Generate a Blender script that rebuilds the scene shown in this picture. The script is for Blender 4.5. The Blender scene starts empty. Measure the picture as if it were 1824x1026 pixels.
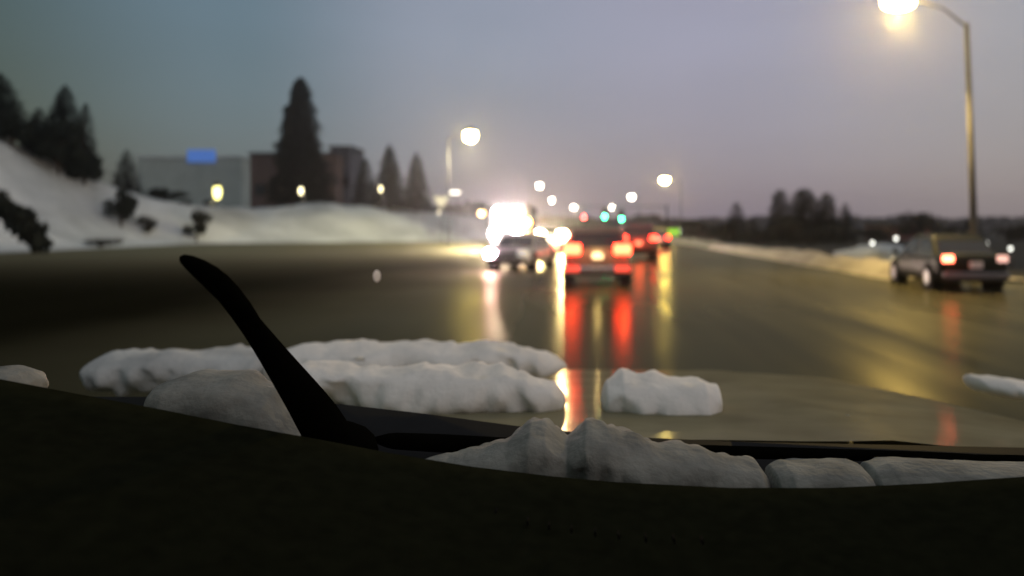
import bpy, bmesh, math, random
from mathutils import Vector, Matrix, noise

random.seed(7)
S = bpy.context.scene
COL = S.collection
R = math.radians
F, VX, VY, CH = 1500.0, 1030.0, 403.0, 1.7      # focal length in photo pixels, vanishing point, camera height

def P(px, py, y):
    """a place in the world from a photo pixel and a distance"""
    return Vector(((px - VX) * y / F, y, CH + (VY - py) * y / F))

# ------------------------------------------------------------------ camera
cam = bpy.data.cameras.new("camera")
cam_o = bpy.data.objects.new("camera", cam); COL.objects.link(cam_o)
cam_o.location = (0, 0, CH); cam_o.rotation_euler = (R(90), 0, 0)
cam.sensor_width = 36; cam.lens = F / 1824 * 36
cam.shift_x = (912 - VX) / 1824; cam.shift_y = -(513 - VY) / 1824
cam.clip_start = 0.02; cam.clip_end = 4000
cam.dof.use_dof = True; cam.dof.focus_distance = 0.95; cam.dof.aperture_fstop = 3.2; cam.dof.aperture_ratio = 1.2
S.camera = cam_o

# ------------------------------------------------------------------ sky, sun, exposure
SUN_EL, SUN_ROT = 2.0, 150.0
w = bpy.data.worlds.new("World"); S.world = w; w.use_nodes = True
nt = w.node_tree; nt.nodes.clear()
def N(t, **k):
    n = nt.nodes.new(t)
    for a, b in k.items(): setattr(n, a, b)
    return n
out = N('ShaderNodeOutputWorld'); bg = N('ShaderNodeBackground')
sky = N('ShaderNodeTexSky', sky_type='NISHITA'); sky.sun_disc = False
sky.sun_elevation = R(SUN_EL); sky.sun_rotation = R(SUN_ROT)
tc = N('ShaderNodeTexCoord'); sep = N('ShaderNodeSeparateXYZ')
nt.links.new(tc.outputs['Generated'], sep.inputs[0])
# overcast cloud deck: teal-grey to the left of the road, lavender above it, duller towards the horizon
rx = N('ShaderNodeValToRGB'); e = rx.color_ramp.elements
mr = N('ShaderNodeMapRange'); mr.inputs['From Min'].default_value = -0.62; mr.inputs['From Max'].default_value = 0.5
nt.links.new(sep.outputs['X'], mr.inputs['Value']); nt.links.new(mr.outputs[0], rx.inputs[0])
rx.color_ramp.interpolation = 'EASE'
e[0].position = 0.0; e[0].color = (.026, .050, .054, 1)
e[1].position = 1.0; e[1].color = (.330, .325, .365, 1)
k = e.new(.22); k.color = (.094, .148, .200, 1)
k = e.new(.42); k.color = (.235, .262, .345, 1)
k = e.new(.68); k.color = (.300, .295, .395, 1)
rz = N('ShaderNodeValToRGB'); e = rz.color_ramp.elements
nt.links.new(sep.outputs['Z'], rz.inputs[0])
e[0].position = 0.0; e[0].color = (.86, .76, .70, 1)
e[1].position = .22; e[1].color = (1, 1, 1, 1)
k = e.new(.10); k.color = (.92, .87, .85, 1)
k = e.new(.9); k.color = (1.5, 1.42, 1.2, 1); k = e.new(.4); k.color = (1, 1, 1, 1)
mul = N('ShaderNodeMix', data_type='RGBA', blend_type='MULTIPLY'); mul.inputs['Factor'].default_value = 1
nt.links.new(rx.outputs[0], mul.inputs['A']); nt.links.new(rz.outputs[0], mul.inputs['B'])
cn = N('ShaderNodeTexNoise'); cn.inputs['Scale'].default_value = 2.4; cn.inputs['Detail'].default_value = 3
cmap = N('ShaderNodeMapping'); cmap.inputs['Scale'].default_value = (1, 1, 3.5)
nt.links.new(tc.outputs['Generated'], cmap.inputs[0]); nt.links.new(cmap.outputs[0], cn.inputs['Vector'])
cr = N('ShaderNodeMapRange'); cr.inputs['To Min'].default_value = .86; cr.inputs['To Max'].default_value = 1.14
nt.links.new(cn.outputs[0], cr.inputs['Value'])
mul2 = N('ShaderNodeMix', data_type='RGBA', blend_type='MULTIPLY'); mul2.inputs['Factor'].default_value = 1
nt.links.new(mul.outputs['Result'], mul2.inputs['A']); nt.links.new(cr.outputs[0], mul2.inputs['B'])
skm = N('ShaderNodeMix', data_type='RGBA', blend_type='ADD'); skm.inputs['Factor'].default_value = .03
nt.links.new(mul2.outputs['Result'], skm.inputs['A']); nt.links.new(sky.outputs[0], skm.inputs['B'])
nt.links.new(skm.outputs['Result'], bg.inputs[0]); bg.inputs[1].default_value = 1.0
nt.links.new(bg.outputs[0], out.inputs[0])
sl = bpy.data.lights.new("dusk_sun", 'SUN'); sl.energy = .05; sl.angle = R(40); sl.color = (1, .92, .85)
so = bpy.data.objects.new("dusk_sun", sl); COL.objects.link(so)
so.rotation_euler = (R(50), 0, R(180 - SUN_ROT))
S.view_settings.view_transform = 'Standard'; S.view_settings.look = 'None'
S.view_settings.exposure = 0; S.view_settings.gamma = 1
S.render.engine = 'CYCLES'
S.cycles.use_denoising = True
S.cycles.max_bounces = 6; S.cycles.diffuse_bounces = 2; S.cycles.glossy_bounces = 3
S.cycles.transparent_max_bounces = 12; S.cycles.volume_bounces = 0
S.cycles.sample_clamp_indirect = 4; S.cycles.sample_clamp_direct = 0

# ------------------------------------------------------------------ materials
MATS = {}
def mat(name, col, rough=.6, metal=0, spec=.5, var=.25, scale=3.0, bump=0, coat=0, bscale=None, emis=None, estr=0):
    m = bpy.data.materials.new(name); m.use_nodes = True; t = m.node_tree
    b = t.nodes['Principled BSDF']
    b.inputs['Roughness'].default_value = rough; b.inputs['Metallic'].default_value = metal
    b.inputs['Specular IOR Level'].default_value = spec; b.inputs['Coat Weight'].default_value = coat
    b.inputs['Coat Roughness'].default_value = .06
    tcn = t.nodes.new('ShaderNodeTexCoord')
    n = t.nodes.new('ShaderNodeTexNoise'); n.inputs['Scale'].default_value = scale; n.inputs['Detail'].default_value = 5
    t.links.new(tcn.outputs['Object'], n.inputs['Vector'])
    r = t.nodes.new('ShaderNodeMapRange'); r.inputs['From Min'].default_value = .3; r.inputs['From Max'].default_value = .7
    r.inputs['To Min'].default_value = 1 - var; r.inputs['To Max'].default_value = 1 + var
    t.links.new(n.outputs[0], r.inputs['Value'])
    mx = t.nodes.new('ShaderNodeMix'); mx.data_type = 'RGBA'; mx.blend_type = 'MULTIPLY'; mx.inputs['Factor'].default_value = 1
    mx.inputs['A'].default_value = (*col, 1); t.links.new(r.outputs[0], mx.inputs['B'])
    t.links.new(mx.outputs['Result'], b.inputs['Base Color'])
    if bump:
        n2 = t.nodes.new('ShaderNodeTexNoise'); n2.inputs['Scale'].default_value = bscale or scale * 4; n2.inputs['Detail'].default_value = 6
        t.links.new(tcn.outputs['Object'], n2.inputs['Vector'])
        bp = t.nodes.new('ShaderNodeBump'); bp.inputs['Strength'].default_value = bump; bp.inputs['Distance'].default_value = .05
        t.links.new(n2.outputs[0], bp.inputs['Height']); t.links.new(bp.outputs[0], b.inputs['Normal'])
    if emis:
        b.inputs['Emission Color'].default_value = (*emis, 1); b.inputs['Emission Strength'].default_value = estr
    MATS[name] = m
    return m

def wet_road():
    m = bpy.data.materials.new("wet asphalt"); m.use_nodes = True; t = m.node_tree; L = t.links.new
    b = t.nodes['Principled BSDF']
    g = t.nodes.new('ShaderNodeNewGeometry'); sp = t.nodes.new('ShaderNodeSeparateXYZ'); L(g.outputs['Position'], sp.inputs[0])
    # left side's dimness painted into the asphalt; travelled lanes hold a film of water
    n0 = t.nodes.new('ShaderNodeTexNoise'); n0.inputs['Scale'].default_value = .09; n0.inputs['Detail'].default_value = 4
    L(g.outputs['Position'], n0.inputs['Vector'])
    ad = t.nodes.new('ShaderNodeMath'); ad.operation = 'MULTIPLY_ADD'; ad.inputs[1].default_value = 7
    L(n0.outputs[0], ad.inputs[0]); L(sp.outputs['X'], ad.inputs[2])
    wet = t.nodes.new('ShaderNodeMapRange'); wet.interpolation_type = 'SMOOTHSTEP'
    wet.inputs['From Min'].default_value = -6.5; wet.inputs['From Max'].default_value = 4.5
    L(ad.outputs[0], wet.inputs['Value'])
    # mask raised again with distance: far asphalt paler and glossier
    far = t.nodes.new('ShaderNodeMapRange'); far.interpolation_type = 'SMOOTHSTEP'
    far.inputs['From Min'].default_value = 20; far.inputs['From Max'].default_value = 62; far.inputs['To Max'].default_value = .62
    L(sp.outputs['Y'], far.inputs['Value'])
    wmx = t.nodes.new('ShaderNodeMath'); wmx.operation = 'MAXIMUM'; L(wet.outputs[0], wmx.inputs[0]); L(far.outputs[0], wmx.inputs[1]); wet = wmx
    # fine ripple of tyre tracks along the road
    mp = t.nodes.new('ShaderNodeMapping'); mp.inputs['Scale'].default_value = (1.3, .08, 1)
    L(g.outputs['Position'], mp.inputs[0])
    n1 = t.nodes.new('ShaderNodeTexNoise'); n1.inputs['Scale'].default_value = 1.2; n1.inputs['Detail'].default_value = 4
    L(mp.outputs[0], n1.inputs['Vector'])
    ro = t.nodes.new('ShaderNodeMapRange'); ro.inputs['From Min'].default_value = .3; ro.inputs['From Max'].default_value = .7
    ro.inputs['To Min'].default_value = .15; ro.inputs['To Max'].default_value = .27
    L(n1.outputs[0], ro.inputs['Value'])
    rm = t.nodes.new('ShaderNodeMix'); rm.data_type = 'FLOAT'; rm.inputs['A'].default_value = .8
    L(wet.outputs[0], rm.inputs['Factor']); L(ro.outputs[0], rm.inputs['B']); L(rm.outputs['Result'], b.inputs['Roughness'])
    sm = t.nodes.new('ShaderNodeMix'); sm.data_type = 'FLOAT'; sm.inputs['A'].default_value = .01; sm.inputs['B'].default_value = .055
    L(wet.outputs[0], sm.inputs['Factor']); L(sm.outputs['Result'], b.inputs['Specular IOR Level'])
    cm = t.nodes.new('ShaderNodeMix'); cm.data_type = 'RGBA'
    cm.inputs['A'].default_value = (.008, .008, .004, 1); cm.inputs['B'].default_value = (.054, .050, .028, 1)  # first colour: the left side with its shade painted in
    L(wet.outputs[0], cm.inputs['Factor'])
    n3 = t.nodes.new('ShaderNodeTexNoise'); n3.inputs['Scale'].default_value = .6; n3.inputs['Detail'].default_value = 8
    L(mp.outputs[0], n3.inputs['Vector'])
    vr = t.nodes.new('ShaderNodeMapRange'); vr.inputs['To Min'].default_value = .5; vr.inputs['To Max'].default_value = 1.5
    L(n3.outputs[0], vr.inputs['Value'])
    mx = t.nodes.new('ShaderNodeMix'); mx.data_type = 'RGBA'; mx.blend_type = 'MULTIPLY'; mx.inputs['Factor'].default_value = 1
    L(cm.outputs['Result'], mx.inputs['A']); L(vr.outputs[0], mx.inputs['B']); L(mx.outputs['Result'], b.inputs['Base Color'])
    # murky brown meltwater: a film that mirrors more at grazing angles and tints what it mirrors
    b.inputs['Specular IOR Level'].default_value = 0
    df = t.nodes.new('ShaderNodeBsdfDiffuse'); gl_ = t.nodes.new('ShaderNodeBsdfGlossy'); ms = t.nodes.new('ShaderNodeMixShader')
    gl_.inputs['Color'].default_value = (.86, .82, .55, 1)
    L(mx.outputs['Result'], df.inputs['Color']); L(rm.outputs['Result'], gl_.inputs['Roughness'])
    lw = t.nodes.new('ShaderNodeLayerWeight'); lw.inputs['Blend'].default_value = .5
    pw = t.nodes.new('ShaderNodeMath'); pw.operation = 'POWER'; pw.inputs[1].default_value = 9; L(lw.outputs['Facing'], pw.inputs[0])
    fa = t.nodes.new('ShaderNodeMath'); fa.operation = 'MULTIPLY_ADD'; fa.inputs[1].default_value = .34; fa.inputs[2].default_value = .02; L(pw.outputs[0], fa.inputs[0])
    fm = t.nodes.new('ShaderNodeMath'); fm.operation = 'MULTIPLY'; L(fa.outputs[0], fm.inputs[0]); L(wet.outputs[0], fm.inputs[1])
    L(fm.outputs[0], ms.inputs[0]); L(df.outputs[0], ms.inputs[1]); L(gl_.outputs[0], ms.inputs[2])
    L(ms.outputs[0], t.nodes['Material Output'].inputs['Surface'])
    n2 = t.nodes.new('ShaderNodeTexNoise'); n2.inputs['Scale'].default_value = 14; n2.inputs['Detail'].default_value = 4
    L(g.outputs['Position'], n2.inputs['Vector'])
    bp = t.nodes.new('ShaderNodeBump'); bp.inputs['Strength'].default_value = .08; bp.inputs['Distance'].default_value = .02
    L(n2.outputs[0], bp.inputs['Height']); L(bp.outputs[0], df.inputs['Normal']); L(bp.outputs[0], gl_.inputs['Normal'])
    return m

def lamp_mat(name, col, strength):
    m = bpy.data.materials.new(name); m.use_nodes = True; t = m.node_tree
    b = t.nodes['Principled BSDF']; b.inputs['Base Color'].default_value = (*[min(.8, c) for c in col], 1)
    b.inputs['Emission Color'].default_value = (*col, 1); b.inputs['Emission Strength'].default_value = strength
    return m

M_ROAD = wet_road()
M_FIELD = mat("winter field", (.035, .032, .022), .95, var=.5, scale=.15, bump=.4, spec=.1)
M_SNOW = mat("snow", (.43, .47, .465), .85, var=.26, scale=.22, bump=.5, bscale=1.2, spec=.2)
M_SLUSH = mat("dirty kerb snow", (.34, .31, .24), .8, var=.3, scale=1.2, bump=.8, bscale=5, spec=.3)
M_CSNOW = mat("wet car snow", (.86, .81, .71), .85, var=.10, scale=14, bump=.12, bscale=60, spec=.1)
M_WSNOW = mat("wet grey snow", (.47, .47, .43), .8, var=.2, scale=12, bump=.15, bscale=60, spec=.2)
M_SLUSHC = mat("grey windshield slush", (.24, .236, .20), .85, var=.3, scale=22, bump=.18, bscale=70, spec=.15)
M_NEEDLE = mat("spruce needles", (.010, .014, .010), .85, var=.45, scale=1.2, spec=.15)
M_NEEDLE2 = mat("cedar needles", (.014, .017, .008), .85, var=.45, scale=1.2, spec=.15)
M_LEAF = mat("bare shrub twigs", (.020, .019, .012), .9, var=.45, scale=1.5, spec=.1)
M_BARK = mat("bark", (.045, .034, .026), .9, var=.4, scale=5, bump=.5)
M_POLE = mat("galvanised pole", (.12, .12, .13), .8, metal=0, var=.15, scale=2)
M_DARKPOLE = mat("dark painted pole", (.028, .028, .03), .6, var=.2, scale=2)
M_DASH = mat("dashboard vinyl", (.012, .013, .007), .95, var=.2, scale=60, spec=.0)
M_BLACK = mat("black plastic trim", (.007, .007, .006), .7, var=.2, scale=20, spec=.1)
M_RUB = mat("rubber", (.008, .008, .008), .8, var=.2, scale=20, spec=.12)
M_WIPER = mat("wiper rubber", (.003, .003, .002), .95, var=.2, scale=20, spec=0)
M_HOOD = mat("hood paint with road reflection", (.205, .184, .112), .6, metal=0, var=.22, scale=5, spec=0)  # warm tone put in for the road mirrored in dark paint
def hood_gloss(m, fac, rough):                    # a weak real mirroring on top of the painted-in tone
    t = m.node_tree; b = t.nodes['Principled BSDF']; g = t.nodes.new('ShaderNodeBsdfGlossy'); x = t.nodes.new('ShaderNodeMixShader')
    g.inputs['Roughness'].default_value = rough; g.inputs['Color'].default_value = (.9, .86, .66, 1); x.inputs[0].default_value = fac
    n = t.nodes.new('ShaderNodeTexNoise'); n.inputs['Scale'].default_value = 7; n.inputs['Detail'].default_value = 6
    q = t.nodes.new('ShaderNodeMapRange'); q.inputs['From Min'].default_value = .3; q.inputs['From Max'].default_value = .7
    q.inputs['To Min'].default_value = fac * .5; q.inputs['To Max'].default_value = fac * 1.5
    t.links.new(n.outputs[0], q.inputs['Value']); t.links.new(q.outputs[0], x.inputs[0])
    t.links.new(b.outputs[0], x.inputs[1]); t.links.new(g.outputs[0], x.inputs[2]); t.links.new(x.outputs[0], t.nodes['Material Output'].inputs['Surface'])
hood_gloss(M_HOOD, .10, .13)
M_GLASS = mat("dark car glass", (.012, .014, .014), .08, var=.1, spec=.6)
M_RIM = mat("alloy rim", (.25, .25, .26), .35, metal=.8, var=.1)
M_PLATE = mat("number plate", (.72, .70, .64), .5, var=.05)
M_CHROME = mat("bright trim", (.5, .5, .5), .25, metal=.9, var=.05)

HEADW = lamp_mat("headlight white", (1, .74, .76), 45)
HEADWARM = lamp_mat("headlight warm", (1, .80, .48), 90)
HEADDIM = lamp_mat("headlight dim", (1, .9, .75), .4)
HEADPINK = lamp_mat("headlight pinkish", (1, .55, .66), 380)
TAIL = lamp_mat("brake light red", (1, .03, .014), 26)
TAILHOT = lamp_mat("brake light glaring", (1, .032, .012), 36)
TAILDIM = lamp_mat("tail light red", (1, .16, .08), 14)
AMBER = lamp_mat("amber light", (1, .42, .06), 40)
SODIUM = lamp_mat("sodium lamp", (1, .72, .22), 90)
LAMPW = lamp_mat("white street lamp", (1, .76, .24), 260)
LAMPS = lamp_mat("small far lamp", (1, .90, .72), 25)
LAMPY = lamp_mat("yellow lot lamp", (1, .90, .30), 5)
LAMPL = lamp_mat("lot lamp", (1, .88, .52), 5)
GREEN = lamp_mat("green signal", (.06, 1, .42), 60)
REDS = lamp_mat("red signal", (1, .07, .06), 50)
UNLIT = mat("unlit signal lens", (.02, .02, .02), .3)

# ------------------------------------------------------------------ mesh helpers
class MB:
    def __init__(s): s.v = []; s.f = []
    def add(s, vs, fs):
        o = len(s.v); s.v += [tuple(x) for x in vs]; s.f += [tuple(i + o for i in q) for q in fs]; return s
    def box(s, c, d, mtx=None):
        x, y, z = [q / 2 for q in d]
        vs = [Vector((a * x, b * y, e * z)) for a in (-1, 1) for b in (-1, 1) for e in (-1, 1)]
        if mtx: vs = [mtx @ q for q in vs]
        vs = [q + Vector(c) for q in vs]
        return s.add(vs, [(0, 1, 3, 2), (4, 6, 7, 5), (0, 4, 5, 1), (2, 3, 7, 6), (0, 2, 6, 4), (1, 5, 7, 3)])
    def tube(s, pts, rad, n=10, cap=True):
        pts = [Vector(p) for p in pts]
        if not hasattr(rad, '__len__'): rad = [rad] * len(pts)
        rings = []; prev = None
        for i, p in enumerate(pts):
            d = (pts[min(i + 1, len(pts) - 1)] - pts[max(i - 1, 0)]).normalized()
            u = prev - d * prev.dot(d) if prev else d.orthogonal()
            u.normalize(); prev = u; v = d.cross(u)
            rings.append([p + (u * math.cos(2 * math.pi * k / n) + v * math.sin(2 * math.pi * k / n)) * rad[i] for k in range(n)])
        fs = []
        for i in range(len(rings) - 1):
            for k in range(n):
                fs.append((i * n + k, i * n + (k + 1) % n, (i + 1) * n + (k + 1) % n, (i + 1) * n + k))
        vs = [q for r in rings for q in r]
        if cap:
            fs.append(tuple(range(n - 1, -1, -1))); fs.append(tuple((len(rings) - 1) * n + k for k in range(n)))
        return s.add(vs, fs)
    def ball(s, c, r, nu=12, nv=8):
        c = Vector(c); r = Vector(r) if hasattr(r, '__len__') else Vector((r, r, r))
        vs = [c + Vector((0, 0, -r.z))]
        for j in range(1, nv):
            a = -math.pi / 2 + math.pi * j / nv
            for i in range(nu):
                b = 2 * math.pi * i / nu
                vs.append(c + Vector((r.x * math.cos(a) * math.cos(b), r.y * math.cos(a) * math.sin(b), r.z * math.sin(a))))
        vs.append(c + Vector((0, 0, r.z)))
        fs = [(0, 1 + (i + 1) % nu, 1 + i) for i in range(nu)]
        for j in range(nv - 2):
            for i in range(nu):
                a = 1 + j * nu
                fs.append((a + i, a + (i + 1) % nu, a + nu + (i + 1) % nu, a + nu + i))
        a = 1 + (nv - 2) * nu; t = len(vs) - 1
        fs += [(a + i, a + (i + 1) % nu, t) for i in range(nu)]
        return s.add(vs, fs)
    def build(s, name, m, parent=None, smooth=False, bevel=0, sub=0):
        me = bpy.data.meshes.new(name); me.from_pydata(s.v, [], s.f); me.validate(); me.update()
        bm = bmesh.new(); bm.from_mesh(me); bmesh.ops.recalc_face_normals(bm, faces=bm.faces); bm.to_mesh(me); bm.free()
        me.materials.append(m)
        if smooth:
            for p in me.polygons: p.use_smooth = True
        o = bpy.data.objects.new(name, me); COL.objects.link(o)
        if parent: o.parent = parent
        if bevel:
            b = o.modifiers.new("bevel", 'BEVEL'); b.width = bevel; b.segments = 2; b.limit_method = 'ANGLE'
        if sub:
            b = o.modifiers.new("sub", 'SUBSURF'); b.levels = sub; b.render_levels = sub
        return o

def tag(o, label=None, cat=None, group=None, kind=None):
    if label: o['label'] = label
    if cat: o['category'] = cat
    if group: o['group'] = group
    if kind: o['kind'] = kind
    return o
def thing(name, label, cat, loc, rz=0, group=None):
    o = bpy.data.objects.new(name, None); COL.objects.link(o)
    o.location = loc; o.rotation_euler = (0, 0, rz); o.empty_display_size = .3
    return tag(o, label, cat, group)
def light(name, parent, loc, power, col, radius=.15, kind='POINT', **kw):
    l = bpy.data.lights.new(name, kind); l.energy = power; l.color = col; l.shadow_soft_size = radius
    for a, b in kw.items(): setattr(l, a, b)
    o = bpy.data.objects.new(name, l); COL.objects.link(o); o.location = loc
    if parent: o.parent = parent
    return o

# ------------------------------------------------------------------ ground, road, snowy hill
def smooth(a, b, x):
    t = max(0, min(1, (x - a) / (b - a))); return t * t * (3 - 2 * t)
def left_edge(y):                                   # where the asphalt ends on the left
    return -37 + 26.5 * smooth(80, 97, y)
def edge_dist(x, y):                                # rough distance into the snow from the asphalt edge
    dx = left_edge(y) - x
    dy = (y - (80 + 17 * max(0, min(1, (x + 37) / 26.5)))) if x > -37 else 1e9
    return min(dx, dy) if x > -37 else dx if y < 80 else max(dx, min(y - 80 + dx, dx + 5))
def hill(x, y):
    d = edge_dist(x, y)
    if d <= 0: return -.05
    n = noise.noise(Vector((x * .09, y * .09, 3))) * 1.0 + noise.noise(Vector((x * .35, y * .35, 8))) * .5 + noise.noise(Vector((x * 1.1, y * 1.1, 2))) * .22
    bank = 4.2 * smooth(0, 15, d) * (1 - .36 * smooth(-34, -8, x))
    h = 15.5 * math.exp(-((x + 66) / 19) ** 2 - ((y - 66) / 27) ** 2) * smooth(0, 20, d)
    low = 1 - .75 * math.exp(-((x + 46) / 9) ** 2 - ((y - 100) / 12) ** 2)
    return max(.02, bank * low * (smooth(70, 100, y) * .75 + .25) + h + n * smooth(0, 8, d))

MB().add([(-1800, -300, -.08), (1800, -300, -.08), (1800, 3000, -.08), (-1800, 3000, -.08)], [(0, 1, 2, 3)]).build("ground", M_FIELD)['kind'] = 'structure'
b = MB(); ys = [-60, -20, 0, 10, 20, 30, 40, 50, 60, 70, 80, 84, 88, 92, 97, 110, 140, 200, 300, 450, 700]
vs = []; fs = []
for y in ys:
    xl = left_edge(y) - 2.5
    for i in range(9): vs.append((xl + (10.6 - xl) * i / 8, y, 0))
for j in range(len(ys) - 1):
    for i in range(8): fs.append((j * 9 + i, j * 9 + i + 1, j * 9 + 10 + i, j * 9 + 9 + i))
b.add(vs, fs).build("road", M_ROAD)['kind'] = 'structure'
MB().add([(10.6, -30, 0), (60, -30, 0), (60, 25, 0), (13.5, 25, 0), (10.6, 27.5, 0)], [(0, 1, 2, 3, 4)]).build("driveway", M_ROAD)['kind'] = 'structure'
# snow bank and hill on the left
b = MB(); vs = []; fs = []
nx, ny = 170, 210
for j in range(ny):
    y = -10 + 320 * (j / (ny - 1)) ** 1.25
    for i in range(nx):
        x = left_edge(y) + .6 - 150 * (i / (nx - 1)) ** 1.7
        vs.append((x, y, hill(x, y)))
for j in range(ny - 1):
    for i in range(nx - 1): fs.append((j * nx + i, j * nx + i + 1, (j + 1) * nx + i + 1, (j + 1) * nx + i))
b.add(vs, fs).build("snowy_hill", M_SNOW, smooth=True)['kind'] = 'structure'

# ploughed snow ridge along the right edge of the road
b = MB(); vs = []; fs = []; prof = [(-.1, -.03), (.25, .16), (.7, .36), (1.2, .40), (1.9, .30), (2.8, .12), (4.2, .05), (5.2, -.07)]
ny = 190
for j in range(ny):
    y = 26.6 + 300 * (j / (ny - 1)) ** 1.6
    for i, (dx, z) in enumerate(prof):
        n = noise.noise(Vector((dx * 1.3, y * .55, 1)))
        n2 = noise.noise(Vector((dx * .8, y * .09, 5)))
        vs.append((9.9 + dx + n * .16, y, z * (1 + .5 * n + .6 * n2) * smooth(26.3, 27.6, y) if z > 0 else z))
m = len(prof)
for j in range(ny - 1):
    for i in range(m - 1): fs.append((j * m + i, j * m + i + 1, (j + 1) * m + i + 1, (j + 1) * m + i))
tag(b.add(vs, fs).build("snow_bank", M_SLUSH, smooth=True), "long low ridge of dirty ploughed snow along the right edge of the road", "snow bank")

def mound(name, label, cat, c, r, seed, m=None, group=None):
    b = MB(); vs = []; fs = []; nu, nv = 26, 9
    for j in range(nv + 1):
        t = j / nv
        for i in range(nu):
            a = 2 * math.pi * i / nu
            k = math.sin(t * math.pi / 2)
            d = Vector((math.cos(a) * k, math.sin(a) * k, math.cos(t * math.pi / 2)))
            n = 1 + .3 * noise.noise(d * 2.1 + Vector((seed, 0, 0)))
            vs.append((c[0] + d.x * r[0] * n, c[1] + d.y * r[1] * n, c[2] - .05 + d.z * r[2] * n))
    for j in range(nv):
        for i in range(nu): fs.append((j * nu + i, j * nu + (i + 1) % nu, (j + 1) * nu + (i + 1) % nu, (j + 1) * nu + i))
    return tag(b.add(vs, fs).build(name, m or M_SNOW, smooth=True), label, cat, group)
mound("snow_mound", "wide flat mound of grey snow beyond the right kerb, behind the dark sedan's front", "snow mound", (16.2, 45, 0), (2.3, 3, .75), 3.3)

# ------------------------------------------------------------------ trees
def conifer(label, base, h, r, seed, n=1600, m=None, group=None, lean=0, tiers=9, low=.06, name="spruce_tree", power=.62):
    rnd = random.Random(seed); m = m or M_NEEDLE
    t = thing(name, label, "tree", base, 0, group)
    MB().tube([(0, 0, -.4), (lean * .3, 0, h * .5), (lean, 0, h * .97)], [r * .10 + .05, r * .06 + .03, .02], 8).build("trunk", M_BARK, t)
    b = MB()
    for i in range(n):
        u = rnd.random() ** 1.1
        z = h * (low + (1 - low) * u)
        env = r * (1 - u) ** power + .02 * r
        saw = .78 + .22 * (1 - ((u * tiers) % 1.0))
        a = rnd.uniform(0, 2 * math.pi)
        side = 1 + .34 * noise.noise(Vector((math.cos(a) * 1.4, math.sin(a) * 1.4, u * 6 + seed))) + .22 * noise.noise(Vector((math.cos(a) * 2.5, math.sin(a) * 2.5, u * 17 + seed)))
        rr = env * saw * side * (rnd.uniform(.15, 1) ** .6)
        d = Vector((math.cos(a), math.sin(a), rnd.uniform(-.55, .15))).normalized()
        c = Vector((math.cos(a) * rr + lean * u, math.sin(a) * rr, z))
        s = (.20 * env + .035 * h * .4) * rnd.uniform(.6, 1.2)
        side_v = d.cross(Vector((0, 0, 1))).normalized() * s * .38
        tip = c + d * s
        up = Vector((0, 0, s * .12))
        b.add([c - d * s * .4, c + side_v, tip, c - side_v + up], [(0, 1, 2, 3)])
    b.build("crown", m, t)
    return t

def bush(label, base, rx_, ry_, h, seed, n=900, m=None, group=None, name="bush", cat="bush", clumps=7, trunk=.12, leaf=1.0):
    rnd = random.Random(seed); m = m or M_LEAF
    t = thing(name, label, cat, base, 0, group)
    tb = MB(); b = MB(); cs = []
    for k in range(clumps):
        a = rnd.uniform(0, 2 * math.pi); q = rnd.random() ** .5
        cs.append((Vector((math.cos(a) * rx_ * q * .7, math.sin(a) * ry_ * q * .7, h * rnd.uniform(.28, .82))), rnd.uniform(.35, .55)))
    tb.tube([(0, 0, -.3), (.02, 0, h * .35), (.05, .03, h * .7)], [trunk, trunk * .7, trunk * .3], 7)
    for c, s in cs:
        tb.tube([(0, 0, h * .12), c * .5 + Vector((0, 0, h * .06)), c], [trunk * .5, trunk * .35, trunk * .12], 5)
    tb.build("trunk", M_BARK, t)
    for i in range(n):
        c, s = cs[i % clumps]
        d = Vector((rnd.gauss(0, 1), rnd.gauss(0, 1), rnd.gauss(0, 1))).normalized()
        q = rnd.random() ** .45 * s
        p = c + Vector((d.x * rx_ * q, d.y * ry_ * q, d.z * h * .42 * q))
        if p.z < .03: p.z = rnd.uniform(.03, .2)
        l = leaf * (.06 * (rx_ + h * .5)) * rnd.uniform(.5, 1.2)
        u = Vector((rnd.gauss(0, 1), rnd.gauss(0, 1), rnd.gauss(0, .8))).normalized(); v = u.orthogonal().normalized()
        b.add([p - u * l, p + v * l * .45, p + u * l, p - v * l * .45], [(0, 1, 2, 3)])
    b.build("crown", m, t)
    return t

# the big conifer and the three cedars behind the snow bank
def on_hill(px, y):
    x = (px - VX) * y / F
    return Vector((x, y, hill(x, y) - .1))
def hit(px, py):                                    # first place where this line of sight meets the snow
    y = 50.0
    while y < 130:
        q = P(px, py, y)
        if hill(q.x, y) >= q.z: break
        y += .25
    return Vector((q.x, y, hill(q.x, y) - .1))
def top_h(base, py): return CH + (VY - py) * base.y / F - base.z
def tree_at(label, px, y, top, half, seed, n, m=None, group=None, ground=None, **kw):
    b = on_hill(px, y) if ground is None else Vector(((px - VX) * y / F, y, ground))
    return conifer(label, b, top_h(b, top), half * y / F, seed, n, m, group, **kw)
tree_at("tall broad dark conifer towering in front of the brown building", 536, 118, 138, 56, 3, 8000, tiers=7, power=.55)
G = "cedars behind the snow bank"
tree_at("dim slim grey-green cedar, first of three behind the snow bank, nearest the brown building", 651, 122, 280, 28, 12, 2600, M_NEEDLE, G)
tree_at("tallest of the three cedars behind the snow bank, beside a lit lamp", 694, 114, 258, 35, 13, 3200, M_NEEDLE2, G, name="cedar_tree")
tree_at("cedar nearest the road and the triangular sign", 742, 116, 272, 30, 14, 2800, M_NEEDLE2, G, name="cedar_tree")
G = "dark conifers on the snowy hill"
tree_at("dark conifer cut off by the photo's left edge on the hill crest", 0, 82, 130, 54, 21, 3600, None, G, tiers=6)
tree_at("two-tipped taller conifer in the clump on the snowy hill", 112, 86, 152, 46, 22, 3600, None, G, tiers=6, lean=.3)
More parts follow.
